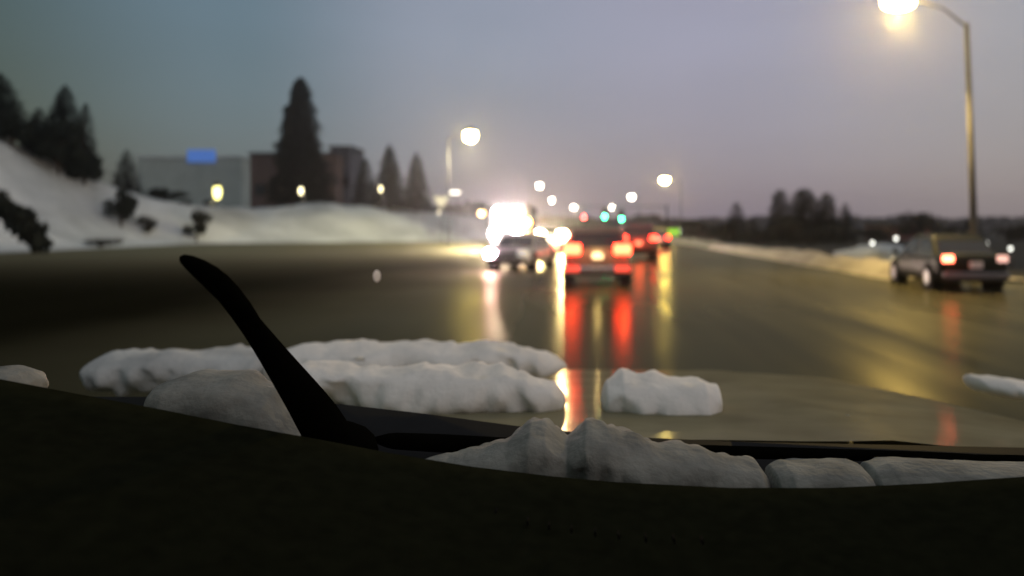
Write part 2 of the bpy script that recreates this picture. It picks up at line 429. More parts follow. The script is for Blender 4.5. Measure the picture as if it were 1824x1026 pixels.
tree_at("shorter conifer leaning right in the clump on the snowy hill", 146, 84, 184, 32, 23, 2200, None, G, tiers=5, lean=.4)
tree_at("squat bushy conifer left of the two-tipped one on the snowy hill", 70, 84, 192, 42, 24, 2400, None, G, tiers=5)
tree_at("lone round-shouldered conifer standing at the right foot of the snowy hill", 226, 100, 266, 32, 25, 1800, None, G, tiers=5)
G = "dark shrubs in the left snow"
def bush_at(label, px, y, top, half, seed, n, m=None, group=None, ground=None, name="bush", **kw):
    b = on_hill(px, y) if ground is None else Vector(((px - VX) * y / F, y, ground))
    return bush(label, b, half * y / F, half * y / F * .7, top_h(b, top), seed, n, m, group, name=name, **kw)
def shrub(label, px, py, top, half, seed, n, m):
    b = hit(px, py); bush(label, b, half * b.y / F, half * b.y / F * .6, top_h(b, top), seed, n, m, G)
shrub("dark shrub on the lower slope below the lone conifer", 216, 408, 334, 34, 31, 1500, M_NEEDLE)
shrub("low dark shrub at the asphalt edge left of the yellow lamp", 350, 428, 372, 26, 32, 1200, M_NEEDLE2)
shrub("small scrub patch low on the slope right of the arching bush", 262, 416, 384, 22, 36, 700, M_LEAF)
shrub("flat scrub at the asphalt edge at the foot of the snowy hill", 178, 440, 424, 44, 37, 700, M_LEAF)
bush_at("low dark hedge in front of the pale building", 305, 126, 334, 40, 33, 1100, M_NEEDLE, G)
for lab, px, py, top, half, sd in (("wide shadowy thicket at the foot of the hilltop conifers", 104, 312, 214, 66, 34), ("lower thicket spilling down the slope right of the hilltop conifers", 150, 330, 262, 36, 38), ("thicket below the conifer at the photo's left edge", 20, 262, 196, 40, 39)):
    q_ = hit(px, py); bush(lab, q_, half * q_.y / F, half * q_.y / F * .6, top_h(q_, top), sd, 3000, M_NEEDLE, G, clumps=12)
# dark bough arching over the foot of the hill at the left edge
t = thing("arched_bush", "black arching bush bent over the foot of the snowy hill at the photo's left edge", "bush", (0, 0, 0))
rnd = random.Random(5); b = MB(); tb = MB(); arc = []
for (px, py) in [(-40, 352), (0, 366), (34, 388), (58, 414), (72, 440)]: arc.append(P(px, py, 53))
tb.tube(arc, [.16, .2, .22, .2, .16], 7).build("stem", M_BARK, t)
for i in range(1500):
    u = rnd.random() * (len(arc) - 1); k = min(int(u), len(arc) - 2); c = arc[k].lerp(arc[k + 1], u - k)
    d = Vector((rnd.gauss(0, 1), rnd.gauss(0, 1), rnd.gauss(0, 1))).normalized() * rnd.random() ** .5 * (.85 + .25 * math.sin(u * 3))
    p = c + d; q = Vector((rnd.gauss(0, 1), rnd.gauss(0, 1), rnd.gauss(0, 1))).normalized(); v = q.orthogonal(); l = rnd.uniform(.12, .3)
    b.add([p - q * l, p + v * l * .5, p + q * l, p - v * l * .5], [(0, 1, 2, 3)])
b.build("foliage", M_NEEDLE, t)

# right side trees
G = "trees beyond the right verge"
spec = [("narrow dark conifer, first tall one right of the far lamp pole", 1312, 95, 360, 26, 41, 1800, 0),
        ("small conifer close right of the narrow one beyond the right verge", 1342, 96, 384, 20, 42, 900, 0),
        ("left edge conifer of the tall dark block beyond the right verge", 1390, 92, 338, 28, 43, 3000, 0),
        ("broad full conifer in the middle of the tall dark block beyond the right verge", 1432, 94, 336, 40, 44, 3600, 0),
        ("right edge conifer of the tall dark block beyond the right verge", 1472, 92, 344, 30, 45, 2800, 0),
        ("pointed small conifer standing just right of the tall dark block", 1506, 94, 362, 24, 46, 1700, 0),
        ("dark conifer at the foot of the big leaning lamp pole", 1732, 62, 384, 30, 47, 1300, 0)]
for (lab, px, y, top, half, sd, n, g) in spec:
    tree_at(lab, px, y, top, half, sd, n, M_NEEDLE2 if sd in (43, 44, 45, 46) else M_NEEDLE, G, ground=-.1, tiers=5, low=.02, power=.34 if sd in (43, 44, 45) else .5)
spec = [("low rounded bush beyond the right verge beside the far lamp pole", 1244, 105, 392, 36, 51, 900),
        ("low brown bush left of the narrow conifer beyond the verge", 1282, 100, 396, 34, 52, 800),
        ("bush filling the gap under the narrow conifers", 1352, 84, 402, 40, 53, 900),
        ("dark thicket at the foot of the tall conifer block", 1440, 80, 394, 70, 54, 1500),
        ("ragged bush right of the pointed small conifer", 1552, 88, 404, 44, 55, 900),
        ("hazy bare tree left of the dark sedan's roof", 1632, 100, 366, 50, 56, 900),
        ("bush right behind the dark sedan's roof", 1682, 74, 402, 40, 57, 900),
        ("bush between the big lamp pole and the right edge", 1796, 80, 396, 46, 58, 1100),
        ("large bare tree rising at the photo's right edge", 1850, 95, 372, 50, 59, 1000)]
for (lab, px, y, top, half, sd, n) in spec:
    bush_at(lab, px, y, top, half, sd, n, M_LEAF, "bushes beyond the right verge", ground=-.1, name="bare_tree" if 'tree' in lab else "bush", cat="tree" if 'tree' in lab else "bush", clumps=9)

# far-off woods closing the road
def wood(name, x0, x1, y, hmin, hmax, seed, n):
    rnd = random.Random(seed); b = MB()
    for i in range(n):
        x = rnd.uniform(x0, x1); hh = hmin + (hmax - hmin) * (.5 + .5 * noise.noise(Vector((x * .045, seed, 0))) + .35 * noise.noise(Vector((x * .17, seed, 3))))
        z = hh * rnd.random() ** .8; p = Vector((x, y + rnd.uniform(-12, 12), z)); s = rnd.uniform(.5, 1.4)
        q = Vector((rnd.gauss(0, 1), rnd.gauss(0, .5), rnd.gauss(0, 1))).normalized(); v = q.orthogonal()
        b.add([p - q * s, p + v * s * .6, p + q * s, p - v * s * .6], [(0, 1, 2, 3)])
    o = b.build(name, M_LEAF); o['kind'] = 'stuff'; o['label'] = "dark far-off wood along the horizon"; o['category'] = "woods"
wood("woods", -90, 260, 430, 3, 9, 2, 9000)
wood("woods", -75, -14, 270, 4, 11, 6, 3500)

# ------------------------------------------------------------------ street lamps
def street_lamp(label, base, lamp, arm_rise=.35, r=.09, lens=(.45, .22, .10), m=None, power=0, col=(1, .85, .6), group=None, pm=None, lean=0, name="street_lamp", tilt=0):
    t = thing(name, label, "street lamp", base, 0, group)
    L = Vector(lamp) - Vector(base); pm = pm or M_POLE
    top = L.z - arm_rise
    lx = lean
    MB().tube([(0, 0, -.1), (lx * .5, 0, top * .5), (lx, 0, top)], [r, r * .8, r * .6], 10).build("pole", pm, t, smooth=True)
    MB().tube([(0, 0, -.05), (0, 0, .35)], [r * 1.9, r * 1.7], 10).build("base", pm, t)
    MB().tube([(lx, 0, top - .1), (lx + (L.x - lx) * .35, L.y * .35, top + arm_rise * .75), (L.x, L.y, L.z + lens[2] * .7)], [r * .4, r * .25, r * .22], 8).build("arm", pm, t, smooth=True)
    hd = MB().ball((L.x, L.y, L.z + lens[2] * .62), (lens[0] * .9, lens[1] * .95, lens[2] * .55)).build("lamp_head", pm, t, smooth=True)
    MB().ball((L.x, L.y, L.z - lens[2] * .15), lens).build("lens", m, hd, smooth=True)
    if power: light("lamp_light", t, (L.x, L.y, L.z - lens[2] - .25), power, col, .2, "SPOT", spot_size=R(164), spot_blend=.25).rotation_euler = (0, R(tilt), 0)
    return t
b0 = P(1738, 470, 27.5); b0.z = .0
lampR = P(1600, 2, 27.0)
street_lamp("big tall lamp glaring yellow at the photo's top edge, on a leaning grey pole", b0, lampR, .6, .13, (.56, .40, .26), SODIUM, 5000, (1, .68, .22), "street lamps", M_POLE, lean=-.30, tilt=33)
def lamp_at(label, px, py, y, polex, m, power, lens, g="street lamps", ground=0., pm=None, **kw):
    l = P(px, py, y); b = Vector(((polex - VX) * y / F, y, ground if ground is not None else hill((polex - VX) * y / F, y)))
    return street_lamp(label, b, l, m=m, power=power, lens=lens, group=g, pm=pm, **kw)
lamp_at("bright white lamp left of the road, first on its side, above the snow bank's end", 838, 240, 80, 799, LAMPW, 15000, (.62, .5, .55), col=(1, .86, .55), pm=M_DARKPOLE)
lamp_at("white lamp right of the road on the dark pole just before the tall tree block", 1184, 320, 141, 1213, LAMPW, 1500, (.75, .6, .45), col=(1, .92, .75), pm=M_DARKPOLE)
lamp_at("second lamp back on the left side, above the oncoming headlights", 961, 330, 160, 944, LAMPS, 300, (.5, .5, .45))
lamp_at("third lamp back on the left side, small and pinkish", 983, 356, 244, 972, LAMPS, 0, (.5, .5, .6))
lamp_at("second lamp back on the right side, above the green signals", 1125, 350, 220, 1138, LAMPS, 200, (.75, .6, .55))
lamp_at("third lamp back on the right side, faint beside the green signals", 1090, 368, 334, 1100, LAMPS, 0, (.7, .7, .7))
lamp_at("farthest small lamp above the red signal", 1022, 369, 340, 1012, LAMPS, 0, (1.1, .8, .6))
G = "lot lamps behind the snow bank"
lamp_at("yellow lamp on a post before the pale building", 387, 339, 108, 379, LAMPY, 300, (.5, .45, 1.0), G, None, col=(1, .9, .5), name="lot_lamp")
lamp_at("warm lamp glowing at the foot of the tall conifer", 536, 338, 104, 541, LAMPL, 200, (.26, .26, .5), G, None, col=(1, .85, .5), name="lot_lamp")
lamp_at("small white lamp beside the tallest cedar", 678, 335, 108, 684, LAMPL, 120, (.22, .22, .42), G, None, name="lot_lamp")
lamp_at("dim lamp behind the triangular sign, above the snow", 810, 342, 140, 812, lamp_mat("dim lamp", (1, .95, .8), 3), 0, (1.0, .6, .3), G, None, name="lot_lamp")
lamp_at("tiny amber lamp left of the glaring oncoming truck", 858, 379, 150, 852, lamp_mat("amber lot lamp", (1, .62, .25), 14), 0, (.6, .5, .5), G, 0, name="lot_lamp")
G = "tiny distant lamps right of the road"
ds = lamp_mat("tiny white lamp", (.9, .9, .8), 4)
for lab, px, py, y in [("tiny lamp left of the sedan, the lower and bigger of two", 1554, 432, 46), ("tiny lamp above the sedan's hood, the upper of two", 1596, 424, 60),
                       ("tiny lamp above the sedan's trunk near the dark conifer", 1757, 433, 40), ("tiny lamp low at the photo's right edge above the sedan's right light", 1800, 442, 36),
                       ("tiny greenish lamp beside the yellow and green canopy", 1211, 412, 120)]:
    l = P(px, py, y); b = Vector((l.x + .1, y + .1, -.05))
    street_lamp(lab, b, l, .12, .035, (.10 * y / 45,) * 3, ds, 0, group=G, name="garden_lamp", pm=M_DARKPOLE)

# ------------------------------------------------------------------ signals, signs, canopy
def signal(label, px, py, y, lit, group="traffic signals over the far crossing"):
    p = P(px, py, y); t = thing("traffic_light", label, "traffic light", (p.x, p.y, 0), 0, group)
    MB().box((0, 0, p.z), (.46, .3, 1.25)).build("housing", M_BLACK, t, bevel=.04)
    MB().box((0, .16, p.z), (.75, .02, 1.55)).build("backplate", M_BLACK, t)
    for k, nm in enumerate(("red", "amber", "green")):
        z = p.z + .38 - .38 * k
        mm = (GREEN if nm == "green" else REDS) if nm == lit else UNLIT
        MB().tube([(0, -.15, z), (0, -.20, z)], .18 if nm == lit else .14, 14).build("lens", mm, t)
        MB().tube([(0, -.15, z + .05), (0, -.36, z + .06)], [.21, .2], 12, cap=False).build("visor", M_BLACK, t)
    MB().tube([(0, .1, p.z + .5), (0, .1, 4.3)], .04, 8).build("hanger", M_DARKPOLE, t)
    light("signal_light", t, (0, -.5, p.z - .38 if lit == 'green' else p.z + .38), 90, (.05, 1, .4) if lit == 'green' else (1, .06, .05), .15)
    return t
YS = 112
signal("left one of the two green traffic lights over the road", 1077, 381, YS, "green")
signal("right one of the two green traffic lights over the road", 1107, 385, YS, "green")
signal("red traffic light left of the green ones", 1040, 392, YS, "red")
t = thing("signal_mast", "grey pole with a long arm reaching over the lanes at the far crossing", "signal mast", (11.8, YS + .1, 0))
MB().tube([(0, 0, 0), (0, 0, 4.6)], [.14, .09], 10).build("pole", M_DARKPOLE, t)
MB().tube([(0, 0, 4.3), (-11.4, 0, 4.32)], [.06, .04], 8).build("arm", M_DARKPOLE, t)

t = thing("yield_sign", "pale triangular sign, point down, on a post in front of the snow bank", "sign", (P(786, 430, 93).x, 93, 0))
zt = P(0, 350, 93).z; zb = P(0, 373, 93).z
MB().tube([(0, .06, -.1), (0, .06, zt - .05)], .06, 8).build("post", M_DARKPOLE, t)
MB().add([(-.95, 0, zt), (.95, 0, zt), (0, 0, zb), (-.95, .03, zt), (.95, .03, zt), (0, .03, zb)], [(0, 1, 2), (3, 5, 4), (0, 3, 4, 1), (1, 4, 5, 2), (2, 5, 3, 0)]).build("sign_face", mat("sign back", (.45, .46, .46), .5), t)
MB().ball((-.25, -.08, zb - .35), (.13, .05, .2)).build("glow_patch", lamp_mat("sign glint", (1, .85, .7), 1.2), t)  # small glint below the sign, given as a glow of its own

t = thing("canopy", "low lit canopy, yellow with a green end, beside the far right lane", "canopy", (P(1186, 420, 120).x, 120, 0))
z0, z1 = P(0, 425, 120).z, P(0, 408, 120).z; z0 = max(z0, .3); z1 = z1 + .3
def sgn(px): return (px - 1186) * 120 / F
z0 = .4; z1 = 1.35
MB().box(((sgn(1164) + sgn(1190)) / 2, 0, (z0 + z1) / 2), (sgn(1190) - sgn(1164), 1.2, z1 - z0)).build("yellow_panel", lamp_mat("lit yellow panel", (1, .72, .12), .75), t, bevel=.05)
MB().box(((sgn(1190) + sgn(1210)) / 2 + .005, 0, (z0 + z1) / 2), (sgn(1210) - sgn(1190), 1.15, z1 - z0 - .1)).build("green_panel", lamp_mat("lit green panel", (.42, .9, .06), .8), t, bevel=.05)
for sx in (-1.3, 1.3): MB().tube([(sx, .2, -.1), (sx, .2, z0 + .05)], .07, 8).build("post", M_DARKPOLE, t)

# ------------------------------------------------------------------ buildings
def building(name, label, px0, px1, top, y, depth, m, wins, base=None, roof=None, extra=None):
    x0, x1 = (px0 - VX) * y / F, (px1 - VX) * y / F; zt = CH + (VY - top) * y / F
    t = thing(name, label, "building", ((x0 + x1) / 2, y, 0)); wd = x1 - x0
    MB().box((0, depth / 2, zt / 2), (wd, depth, zt)).build("wall", m, t)
    MB().box((0, depth / 2, zt + .2), (wd + .5, depth + .5, .4)).build("roof", roof or M_SNOW, t, bevel=.05)
    for (fx, z, ww, hh, mm) in wins:
        f = MB().box((fx * wd, -.04, z), (ww + .24, .1, hh + .24)).build("window", M_BLACK, t)
        MB().box((fx * wd, -.10, z), (ww, .03, hh)).build("pane", mm, f)
    return t, wd, zt
M_WPALE = mat("pale store wall", (.34, .39, .36), .8, var=.12, scale=.4)
M_WBRN = mat("brown building wall", (.11, .072, .062), .85, var=.25, scale=.5)
M_WGRY = mat("grey tower wall", (.09, .095, .12), .85, var=.2, scale=.5)
WLIT = lamp_mat("lit window", (1, .72, .42), .22)
t, wd, zt = building("store_building", "long pale flat-roofed store behind the snow with a blue sign on its roof edge", 246, 430, 282, 150, 22, M_WPALE,
                     [(-.3, 5.5, 2.2, 1.4, M_GLASS), (-.05, 5.5, 2.2, 1.4, M_GLASS), (.2, 5.5, 2.2, 1.4, M_GLASS)])
bl = lamp_mat("lit blue panel", (.07, .17, .50), .65)
MB().box(((360 - 338) * 150 / F, -.25, P(0, 278, 150).z), (5.0, .35, 2.2)).build("sign_panel", bl, t, bevel=.08)
building("brown_building", "dark reddish brown building behind the tall conifer", 446, 598, 276, 128, 14, M_WBRN,
         [(-.22, 7.2, 1.6, 1.5, M_GLASS), (-.08, 7.2, 1.6, 1.5, WLIT), (.22, 7.4, 1.5, 1.5, M_GLASS), (-.38, 7.2, 1.5, 1.5, M_GLASS)], roof=mat("dark roof", (.03, .03, .035), .8))
t, wd, zt = building("grey_building", "narrow grey block with a small lamp, right end of the brown building", 588, 624, 264, 132, 8, M_WGRY, [(.2, 8.6, .9, 1.3, M_GLASS)], roof=mat("grey roof", (.05, .05, .06), .8))
MB().ball((-.2 * wd, -.25, P(0, 287, 132).z), (.36, .2, .6)).build("wall_lamp", lamp_mat("wall lamp", (1, .92, .8), 3), t)
building("far_house", "low reddish house among the bushes beyond the dark sedan", 1588, 1662, 402, 108, 10, mat("reddish far wall", (.24, .10, .085), .8), [(-.2, 1.1, .9, .9, M_GLASS), (.2, 1.1, .9, .9, M_GLASS)], roof=mat("far house roof", (.10, .085, .08), .8))

# ------------------------------------------------------------------ vehicles
def loft(stations):
    """stations: (y, zbottom, ztop, halfwidth, topwidth factor) -> closed body"""
    b = MB(); vs = []; fs = []; n = 12
    for (y, zb, zt, hw, tw) in stations:
        h = zt - zb
        half = [(0, zb), (hw * .80, zb), (hw * .96, zb + .10 * h), (hw, zb + .34 * h), (hw * .99, zb + .62 * h), (hw * (tw + .08), zt - .10 * h), (hw * tw, zt), (0, zt + .02)]
        ring = half + [(-x, z) for (x, z) in half[-2:0:-1]]
        n = len(ring)
        vs += [(x, y, z) for (x, z) in ring]
    for j in range(len(stations) - 1):
        for i in range(n): fs.append((j * n + i, j * n + (i + 1) % n, (j + 1) * n + (i + 1) % n, (j + 1) * n + i))
    fs.append(tuple(range(n - 1, -1, -1))); fs.append(tuple((len(stations) - 1) * n + i for i in range(n)))
    return b.add(vs, fs)

def pane_quad(q, inset, off, m, parent, name):
    q = [Vector(p) for p in q]; c = sum(q, Vector()) / 4
    nrm = (q[1] - q[0]).cross(q[3] - q[0]).normalized()
    if nrm.dot(c - Vector((0, c.y * .3, .9))) < 0: nrm = -nrm
    inn = []
    for i in range(4):
        a, b_ = q[i - 1] - q[i], q[(i + 1) % 4] - q[i]
        inn.append(q[i] + a.normalized() * min(inset, a.length * .4) + b_.normalized() * min(inset, b_.length * .4))
    o = [p + nrm * off for p in inn]; i2 = [p - nrm * .02 for p in inn]
    return MB().add(o + i2, [(0, 1, 2, 3), (7, 6, 5, 4), (0, 4, 5, 1), (1, 5, 6, 2), (2, 6, 7, 3), (3, 7, 4, 0)]).build(name, m, parent)

def vehicle(label, loc, rz, paint, shape, head=None, tail=None, head2=None, tail2=None, lamp_r=1.0, name="car", cat="car", group=None, plate=True, third=None):
    t = thing(name, label, cat, loc, rz, group)
    d = dict(L=4.7, W=1.82, H=1.45, belt=.92, hood=.88, trunk=1.0, g=.20, cab=(-1.75, -1.05, .45, 1.25), wheel=.33, axle=(-1.38, 1.38), head_z=.66, tail_z=.86, ovh=1)
    d.update(shape); L, W, H, W2 = d['L'], d['W'], d['H'], d['W'] / 2
    hb, tr, g = d['hood'], d['trunk'], d['g']
    yr0, yr1, yf1, yf0 = d['cab']
    st = [(-L / 2, g + .16, tr - .12, W2 * .86, .84), (-L / 2 + .10, g + .06, tr - .02, W2 * .95, .86), (-L / 2 + .7, g, tr, W2, .86),
          (yr0 + .1, g, d['belt'], W2, .86), (0, g, d['belt'], W2, .86), (yf0 - .1, g, d['belt'] - .02, W2, .86), (yf0 + .35, g, hb, W2 * .99, .84),
          (L / 2 - .35, g + .02, hb - .10, W2 * .96, .80), (L / 2 - .08, g + .06, hb - .20, W2 * .90, .80), (L / 2, g + .14, hb - .30, W2 * .80, .80)]
    body = loft(st).build("body", paint, t, smooth=True, sub=1)
    # cabin: pillars and roof in body colour, panes proud of it
    wb, wt, zb, zt = W2 * .90, W2 * .70, d['belt'] - .05, H
    zs = H - .10
    ym = lambda a, b_, k: a + (b_ - a) * k
    k = (zs - zb) / (zt - zb)
    c = MB(); rings = []
    for (z, yr, yf, w_) in [(zb, yr0, yf0, wb), (zs, ym(yr0, yr1, .9), ym(yf0, yf1, .9), wt + .05), (zt, yr1 + .12, yf1 - .12, wt - .06)]:
        rings.append([(-w_, yr, z), (w_, yr, z), (w_, yf, z), (-w_, yf, z)])
    c.add([p for r in rings for p in r], [(i + 4 * j, (i + 1) % 4 + 4 * j, (i + 1) % 4 + 4 + 4 * j, i + 4 + 4 * j) for j in range(2) for i in range(4)] + [(8, 9, 10, 11)])
    c.build("cabin", paint, t, bevel=.05)
    A, B = rings[0], rings[1]
    pane_quad([A[0], A[1], B[1], B[0]], .09, .012, M_GLASS, t, "rear_window")
    pane_quad([A[3], A[2], B[2], B[3]], .08, .012, M_GLASS, t, "windshield")
    for s, (i, j) in ((-1, (0, 3)), (1, (1, 2))):
        a0, a1, b0_, b1 = Vector(A[i]), Vector(A[j]), Vector(B[i]), Vector(B[j])
        for (u0, u1) in ((.03, .5), (.52, .97)):
            pane_quad([a0.lerp(a1, u0), a0.lerp(a1, u1), b0_.lerp(b1, u1), b0_.lerp(b1, u0)], .05, .012, M_GLASS, t, "side_window")
        MB().ball((s * (W2 + .08), yf0 - .25, d['belt'] + .04), (.10, .06, .08)).build("door_mirror", paint, t, smooth=True)
        for yy in (-.35, .65):
            MB().box((s * (W2 + .004), yy - .35, d['belt'] - .13), (.03, .2, .035)).build("door_handle", M_CHROME, t, bevel=.01)
    r = d['wheel']
    for ya in d['axle']:
        for s in (-1, 1):
            MB().tube([(s * (W2 - .30), ya, r), (s * (W2 + .004), ya, r)], r + .07, 24).build("wheel_arch", M_BLACK, t)
            wl = MB().tube([(s * (W2 - .24), ya, r), (s * (W2 - .22), ya, r), (s * (W2 - .0), ya, r), (s * (W2 + .02), ya, r)], [r * .9, r, r, r * .9], 24).build("wheel", M_RUB, t, smooth=False)
            MB().tube([(s * (W2 - .1), ya, r), (s * (W2 + .03), ya, r)], [r * .66, r * .6], 16).build("rim", M_RIM, wl)
    for s, mm in ((-1, tail), (1, tail2 or tail)):
        MB().box((s * W2 * .74, -L / 2 + .035, d['tail_z']), (.34 * lamp_r, .12, .19 * lamp_r)).build("taillight", mm or TAILDIM, t, bevel=.03)
    for s, mm in ((-1, head), (1, head2 or head)):
        MB().ball((s * W2 * .70, L / 2 - .10, d['head_z']), (.17 * lamp_r, .14, .12 * lamp_r)).build("headlight", mm or HEADDIM, t, smooth=True)
    MB().box((0, -L / 2 - .01, g + .22), (W * .90, .16, .20)).build("rear_bumper", M_BLACK if third is None else third, t, bevel=.05)
    MB().box((0, L / 2 - .02, g + .20), (W * .82, .16, .18)).build("front_bumper", M_BLACK, t, bevel=.05)
    MB().box((0, L / 2 - .03, d['head_z'] - .02), (W * .42, .12, .16)).build("grille", M_BLACK, t, bevel=.02)
    if plate:
        MB().box((0, -L / 2 - .0, d.get('plate_z', d['tail_z'] - .16)), (.34, .11, .17)).build("license_plate", M_PLATE, t, bevel=.01)
    return t, d

SUV = dict(L=4.8, W=1.98, H=1.80, belt=1.12, hood=1.10, trunk=1.14, g=.28, cab=(-2.36, -2.15, .55, 1.35), wheel=.37, axle=(-1.42, 1.45), head_z=.86, tail_z=1.12, plate_z=.86)
SED = dict()
SED2 = dict(L=4.45, W=1.85, H=1.46)
PICK = dict(L=5.5, W=2.0, H=1.92, belt=1.22, hood=1.22, trunk=1.22, g=.36, cab=(-.75, -.6, .75, 1.45), wheel=.40, axle=(-1.65, 1.75), head_z=1.16, tail_z=1.1)
PNT_DARK = mat("dark green-black paint", (.010, .013, .008), .45, metal=0, var=.1, coat=0, spec=.1)
PNT_SILV = mat("silver paint", (.34, .33, .32), .35, metal=.4, var=.08, coat=.3)
PNT_BRN = mat("dark brown paint", (.13, .10, .07), .45, metal=.1, var=.1, coat=.2)
PNT_RED = mat("dark red paint", (.10, .02, .016), .35, metal=.2, var=.1, coat=.4)
PNT_WHT = mat("white truck paint", (.55, .55, .55), .4, var=.06)
PNT_GRY = mat("grey paint", (.12, .12, .125), .35, metal=.3, var=.1, coat=.3)

sx = (1064 - VX) * 23.4 / F
suv, d = vehicle("brown sport utility car straight ahead with glaring brake lights and pale number plate", (sx, 23.4 + 2.4, 0), 0, PNT_BRN, dict(SUV, W=1.9, H=1.70, belt=1.08, trunk=1.08, tail_z=1.06), tail=TAILHOT, lamp_r=1.4, third=M_CHROME)
light("brake_glow", suv, (-.73, -2.75, 1.1), 20, (1, .10, .03), .1); light("brake_glow", suv, (.73, -2.75, 1.1), 20, (1, .10, .03), .1)
RGLOW = lamp_mat("bumper glow", (1, .10, .06), 1.1)  # tail light reflection on the bumper, built as glowing patches
for s_ in (-1, 1): MB().box((s_ * .70, -2.50, .52), (.42, .06, .16)).build("glow_patch", RGLOW, suv, bevel=.02)
light("plate_lamp", suv, (0, -2.62, 1.02), 14.0, (1, .72, .32), .03)

sed, d = vehicle("dark sedan on the right veering off beside the yellow-lit snow ridge", (10.35, 23.9, 0), R(-3), PNT_DARK, SED2, tail=TAILDIM, tail2=lamp_mat("small tail light", (1, .55, .45), 1.3), lamp_r=.8, third=PNT_GRY)
light("tail_glow", sed, (-.7, -2.7, .86), 5, (1, .12, .06), .08)

silv, d = vehicle("silver oncoming car left of the lane with one white headlight lit", (P(925, 480, 32).x, 34.0, 0), R(168), PNT_SILV, SED, head=HEADDIM, head2=HEADPINK, lamp_r=1.4, plate=False)
pick, d = vehicle("oncoming pickup with dazzling yellow-white headlights half hidden by the brown car", (P(981, 440, 52).x, 55, 0), R(180), PNT_GRY, PICK, head=HEADWARM, lamp_r=2.2, name="pickup_truck", cat="pickup truck", plate=False)
for s in (-1, 1): light("headlight_beam", pick, (s * .7, 3.3, 1.16), 3000, (1, .78, .42), .12)
rc, d = vehicle("dark red car in the right lane just beyond the brown one, brake lights on", (P(1142, 440, 40).x, 44, 0), 0, PNT_RED, SUV, tail=TAIL, lamp_r=1.0)
light("brake_glow", rc, (0, -2.8, 1.0), 60, (1, .10, .04), .3)
c2, d = vehicle("small grey car far ahead in the right lane before the lit canopy", (P(1178, 430, 62).x, 66, 0), 0, PNT_GRY, SED, tail=TAIL, lamp_r=.9)
light("brake_glow", c2, (0, -2.8, .9), 60, (1, .12, .05), .3)
c3, d = vehicle("dark red van far ahead between the truck and the pickup", (P(962, 420, 92).x, 96, 0), 0, PNT_RED, dict(SUV, H=2.3, belt=1.3), tail=TAILDIM, name="van", cat="van")

# big truck facing the camera
T0 = P(903, 443, 60)
tr = thing("box_truck", "oncoming box truck left of the lane with glaring white headlights and roof lamps", "truck", (T0.x, 60, 0), R(180))
MB().box((0, -1.0, 1.75), (2.3, 2.0, 2.1)).build("cab", PNT_WHT, tr, bevel=.15)
MB().box((0, .45, 1.15), (2.1, 1.1, .9)).build("hood", PNT_WHT, tr, bevel=.12)
MB().box((0, -5.2, 2.15), (2.45, 5.8, 2.6)).build("cargo_box", PNT_WHT, tr, bevel=.04)
MB().box((0, .02, 2.15), (1.9, .05, .75)).build("windshield", M_GLASS, tr, bevel=.02)
MB().box((0, 1.01, 1.1), (1.2, .06, .6)).build("grille", M_BLACK, tr, bevel=.02)
MB().box((0, 1.05, .6), (2.2, .2, .3)).build("front_bumper", M_CHROME, tr, bevel=.04)
for s in (-1, 1):
    MB().ball((s * .78, 1.0, 1.2), (.40, .12, .38)).build("headlight", HEADW, tr)
    MB().ball((s * .55, .05, 2.72), (.42, .12, .34)).build("roof_lamp", HEADW, tr)
    MB().box((s * 1.35, -.05, 1.9), (.18, .1, .5)).build("door_mirror", M_BLACK, tr, bevel=.02)
    for ya in (.3, -6.2):
        wl = MB().tube([(s * .8, ya, .48), (s * 1.12, ya, .48)], .48, 20).build("wheel", M_RUB, tr)
        MB().tube([(s * 1.0, ya, .48), (s * 1.13, ya, .48)], .26, 14).build("rim", M_RIM, wl)
    MB().ball((s * .42, 1.06, 1.78), (.34, .10, .30)).build("glare_fill_lamp", HEADW, tr)  # added lamps that merge headlight and roof glare into one mass
    light("headlight_beam", tr, (s * .78, 1.5, 1.2), 3400, (1, .78, .78), .15)
    light("roof_beam", tr, (s * .55, .6, 2.72), 3400, (1, .78, .78), .15)
MB().ball((-1.3, -.1, 1.95), (.42, .14, .30)).build("marker_lamp", AMBER, tr)
light("marker_glow", tr, (-1.5, .4, 1.9), 1200, (1, .5, .1), .1)
t, d = vehicle("car with an amber light just right of the glaring truck", (P(940, 430, 72).x, 76, 0), R(180), PNT_GRY, SUV, head=AMBER, plate=False)

# ------------------------------------------------------------------ the car one looks out of
HY0, HY1, HZ0, HT = 1.15, 2.72, 1.409, .105
def hood_z(x, y): return HZ0 - HT * (y - HY0) - .045 * (abs(x) / .95) ** 2.5 - max(0, y - 2.62) ** 2 * 1.5
ego = thing("car", "the car one looks out of: black dashboard, wipers and dull wet hood topped with snow", "car", (0, 1.5, 0))
def ep(v): v = Vector(v); return (v.x, v.y - 1.5, v.z)
b = MB(); vs = []; fs = []; nx, ny = 33, 30
for j in range(ny):
    y = HY0 + (HY1 - HY0) * j / (ny - 1)
    for i in range(nx):
        u = -1 + 2 * i / (nx - 1); x = u * (.98 - .10 * smooth(1.9, 2.72, y))
        z = hood_z(x, y) - (.10 * max(0, abs(u) - .93) / .07)
        z += .005 * math.exp(-((abs(x) - .42) / .05) ** 2)
        vs.append(ep((x, y, z)))
for j in range(ny - 1):
    for i in range(nx - 1): fs.append((j * nx + i, j * nx + i + 1, (j + 1) * nx + i + 1, (j + 1) * nx + i))
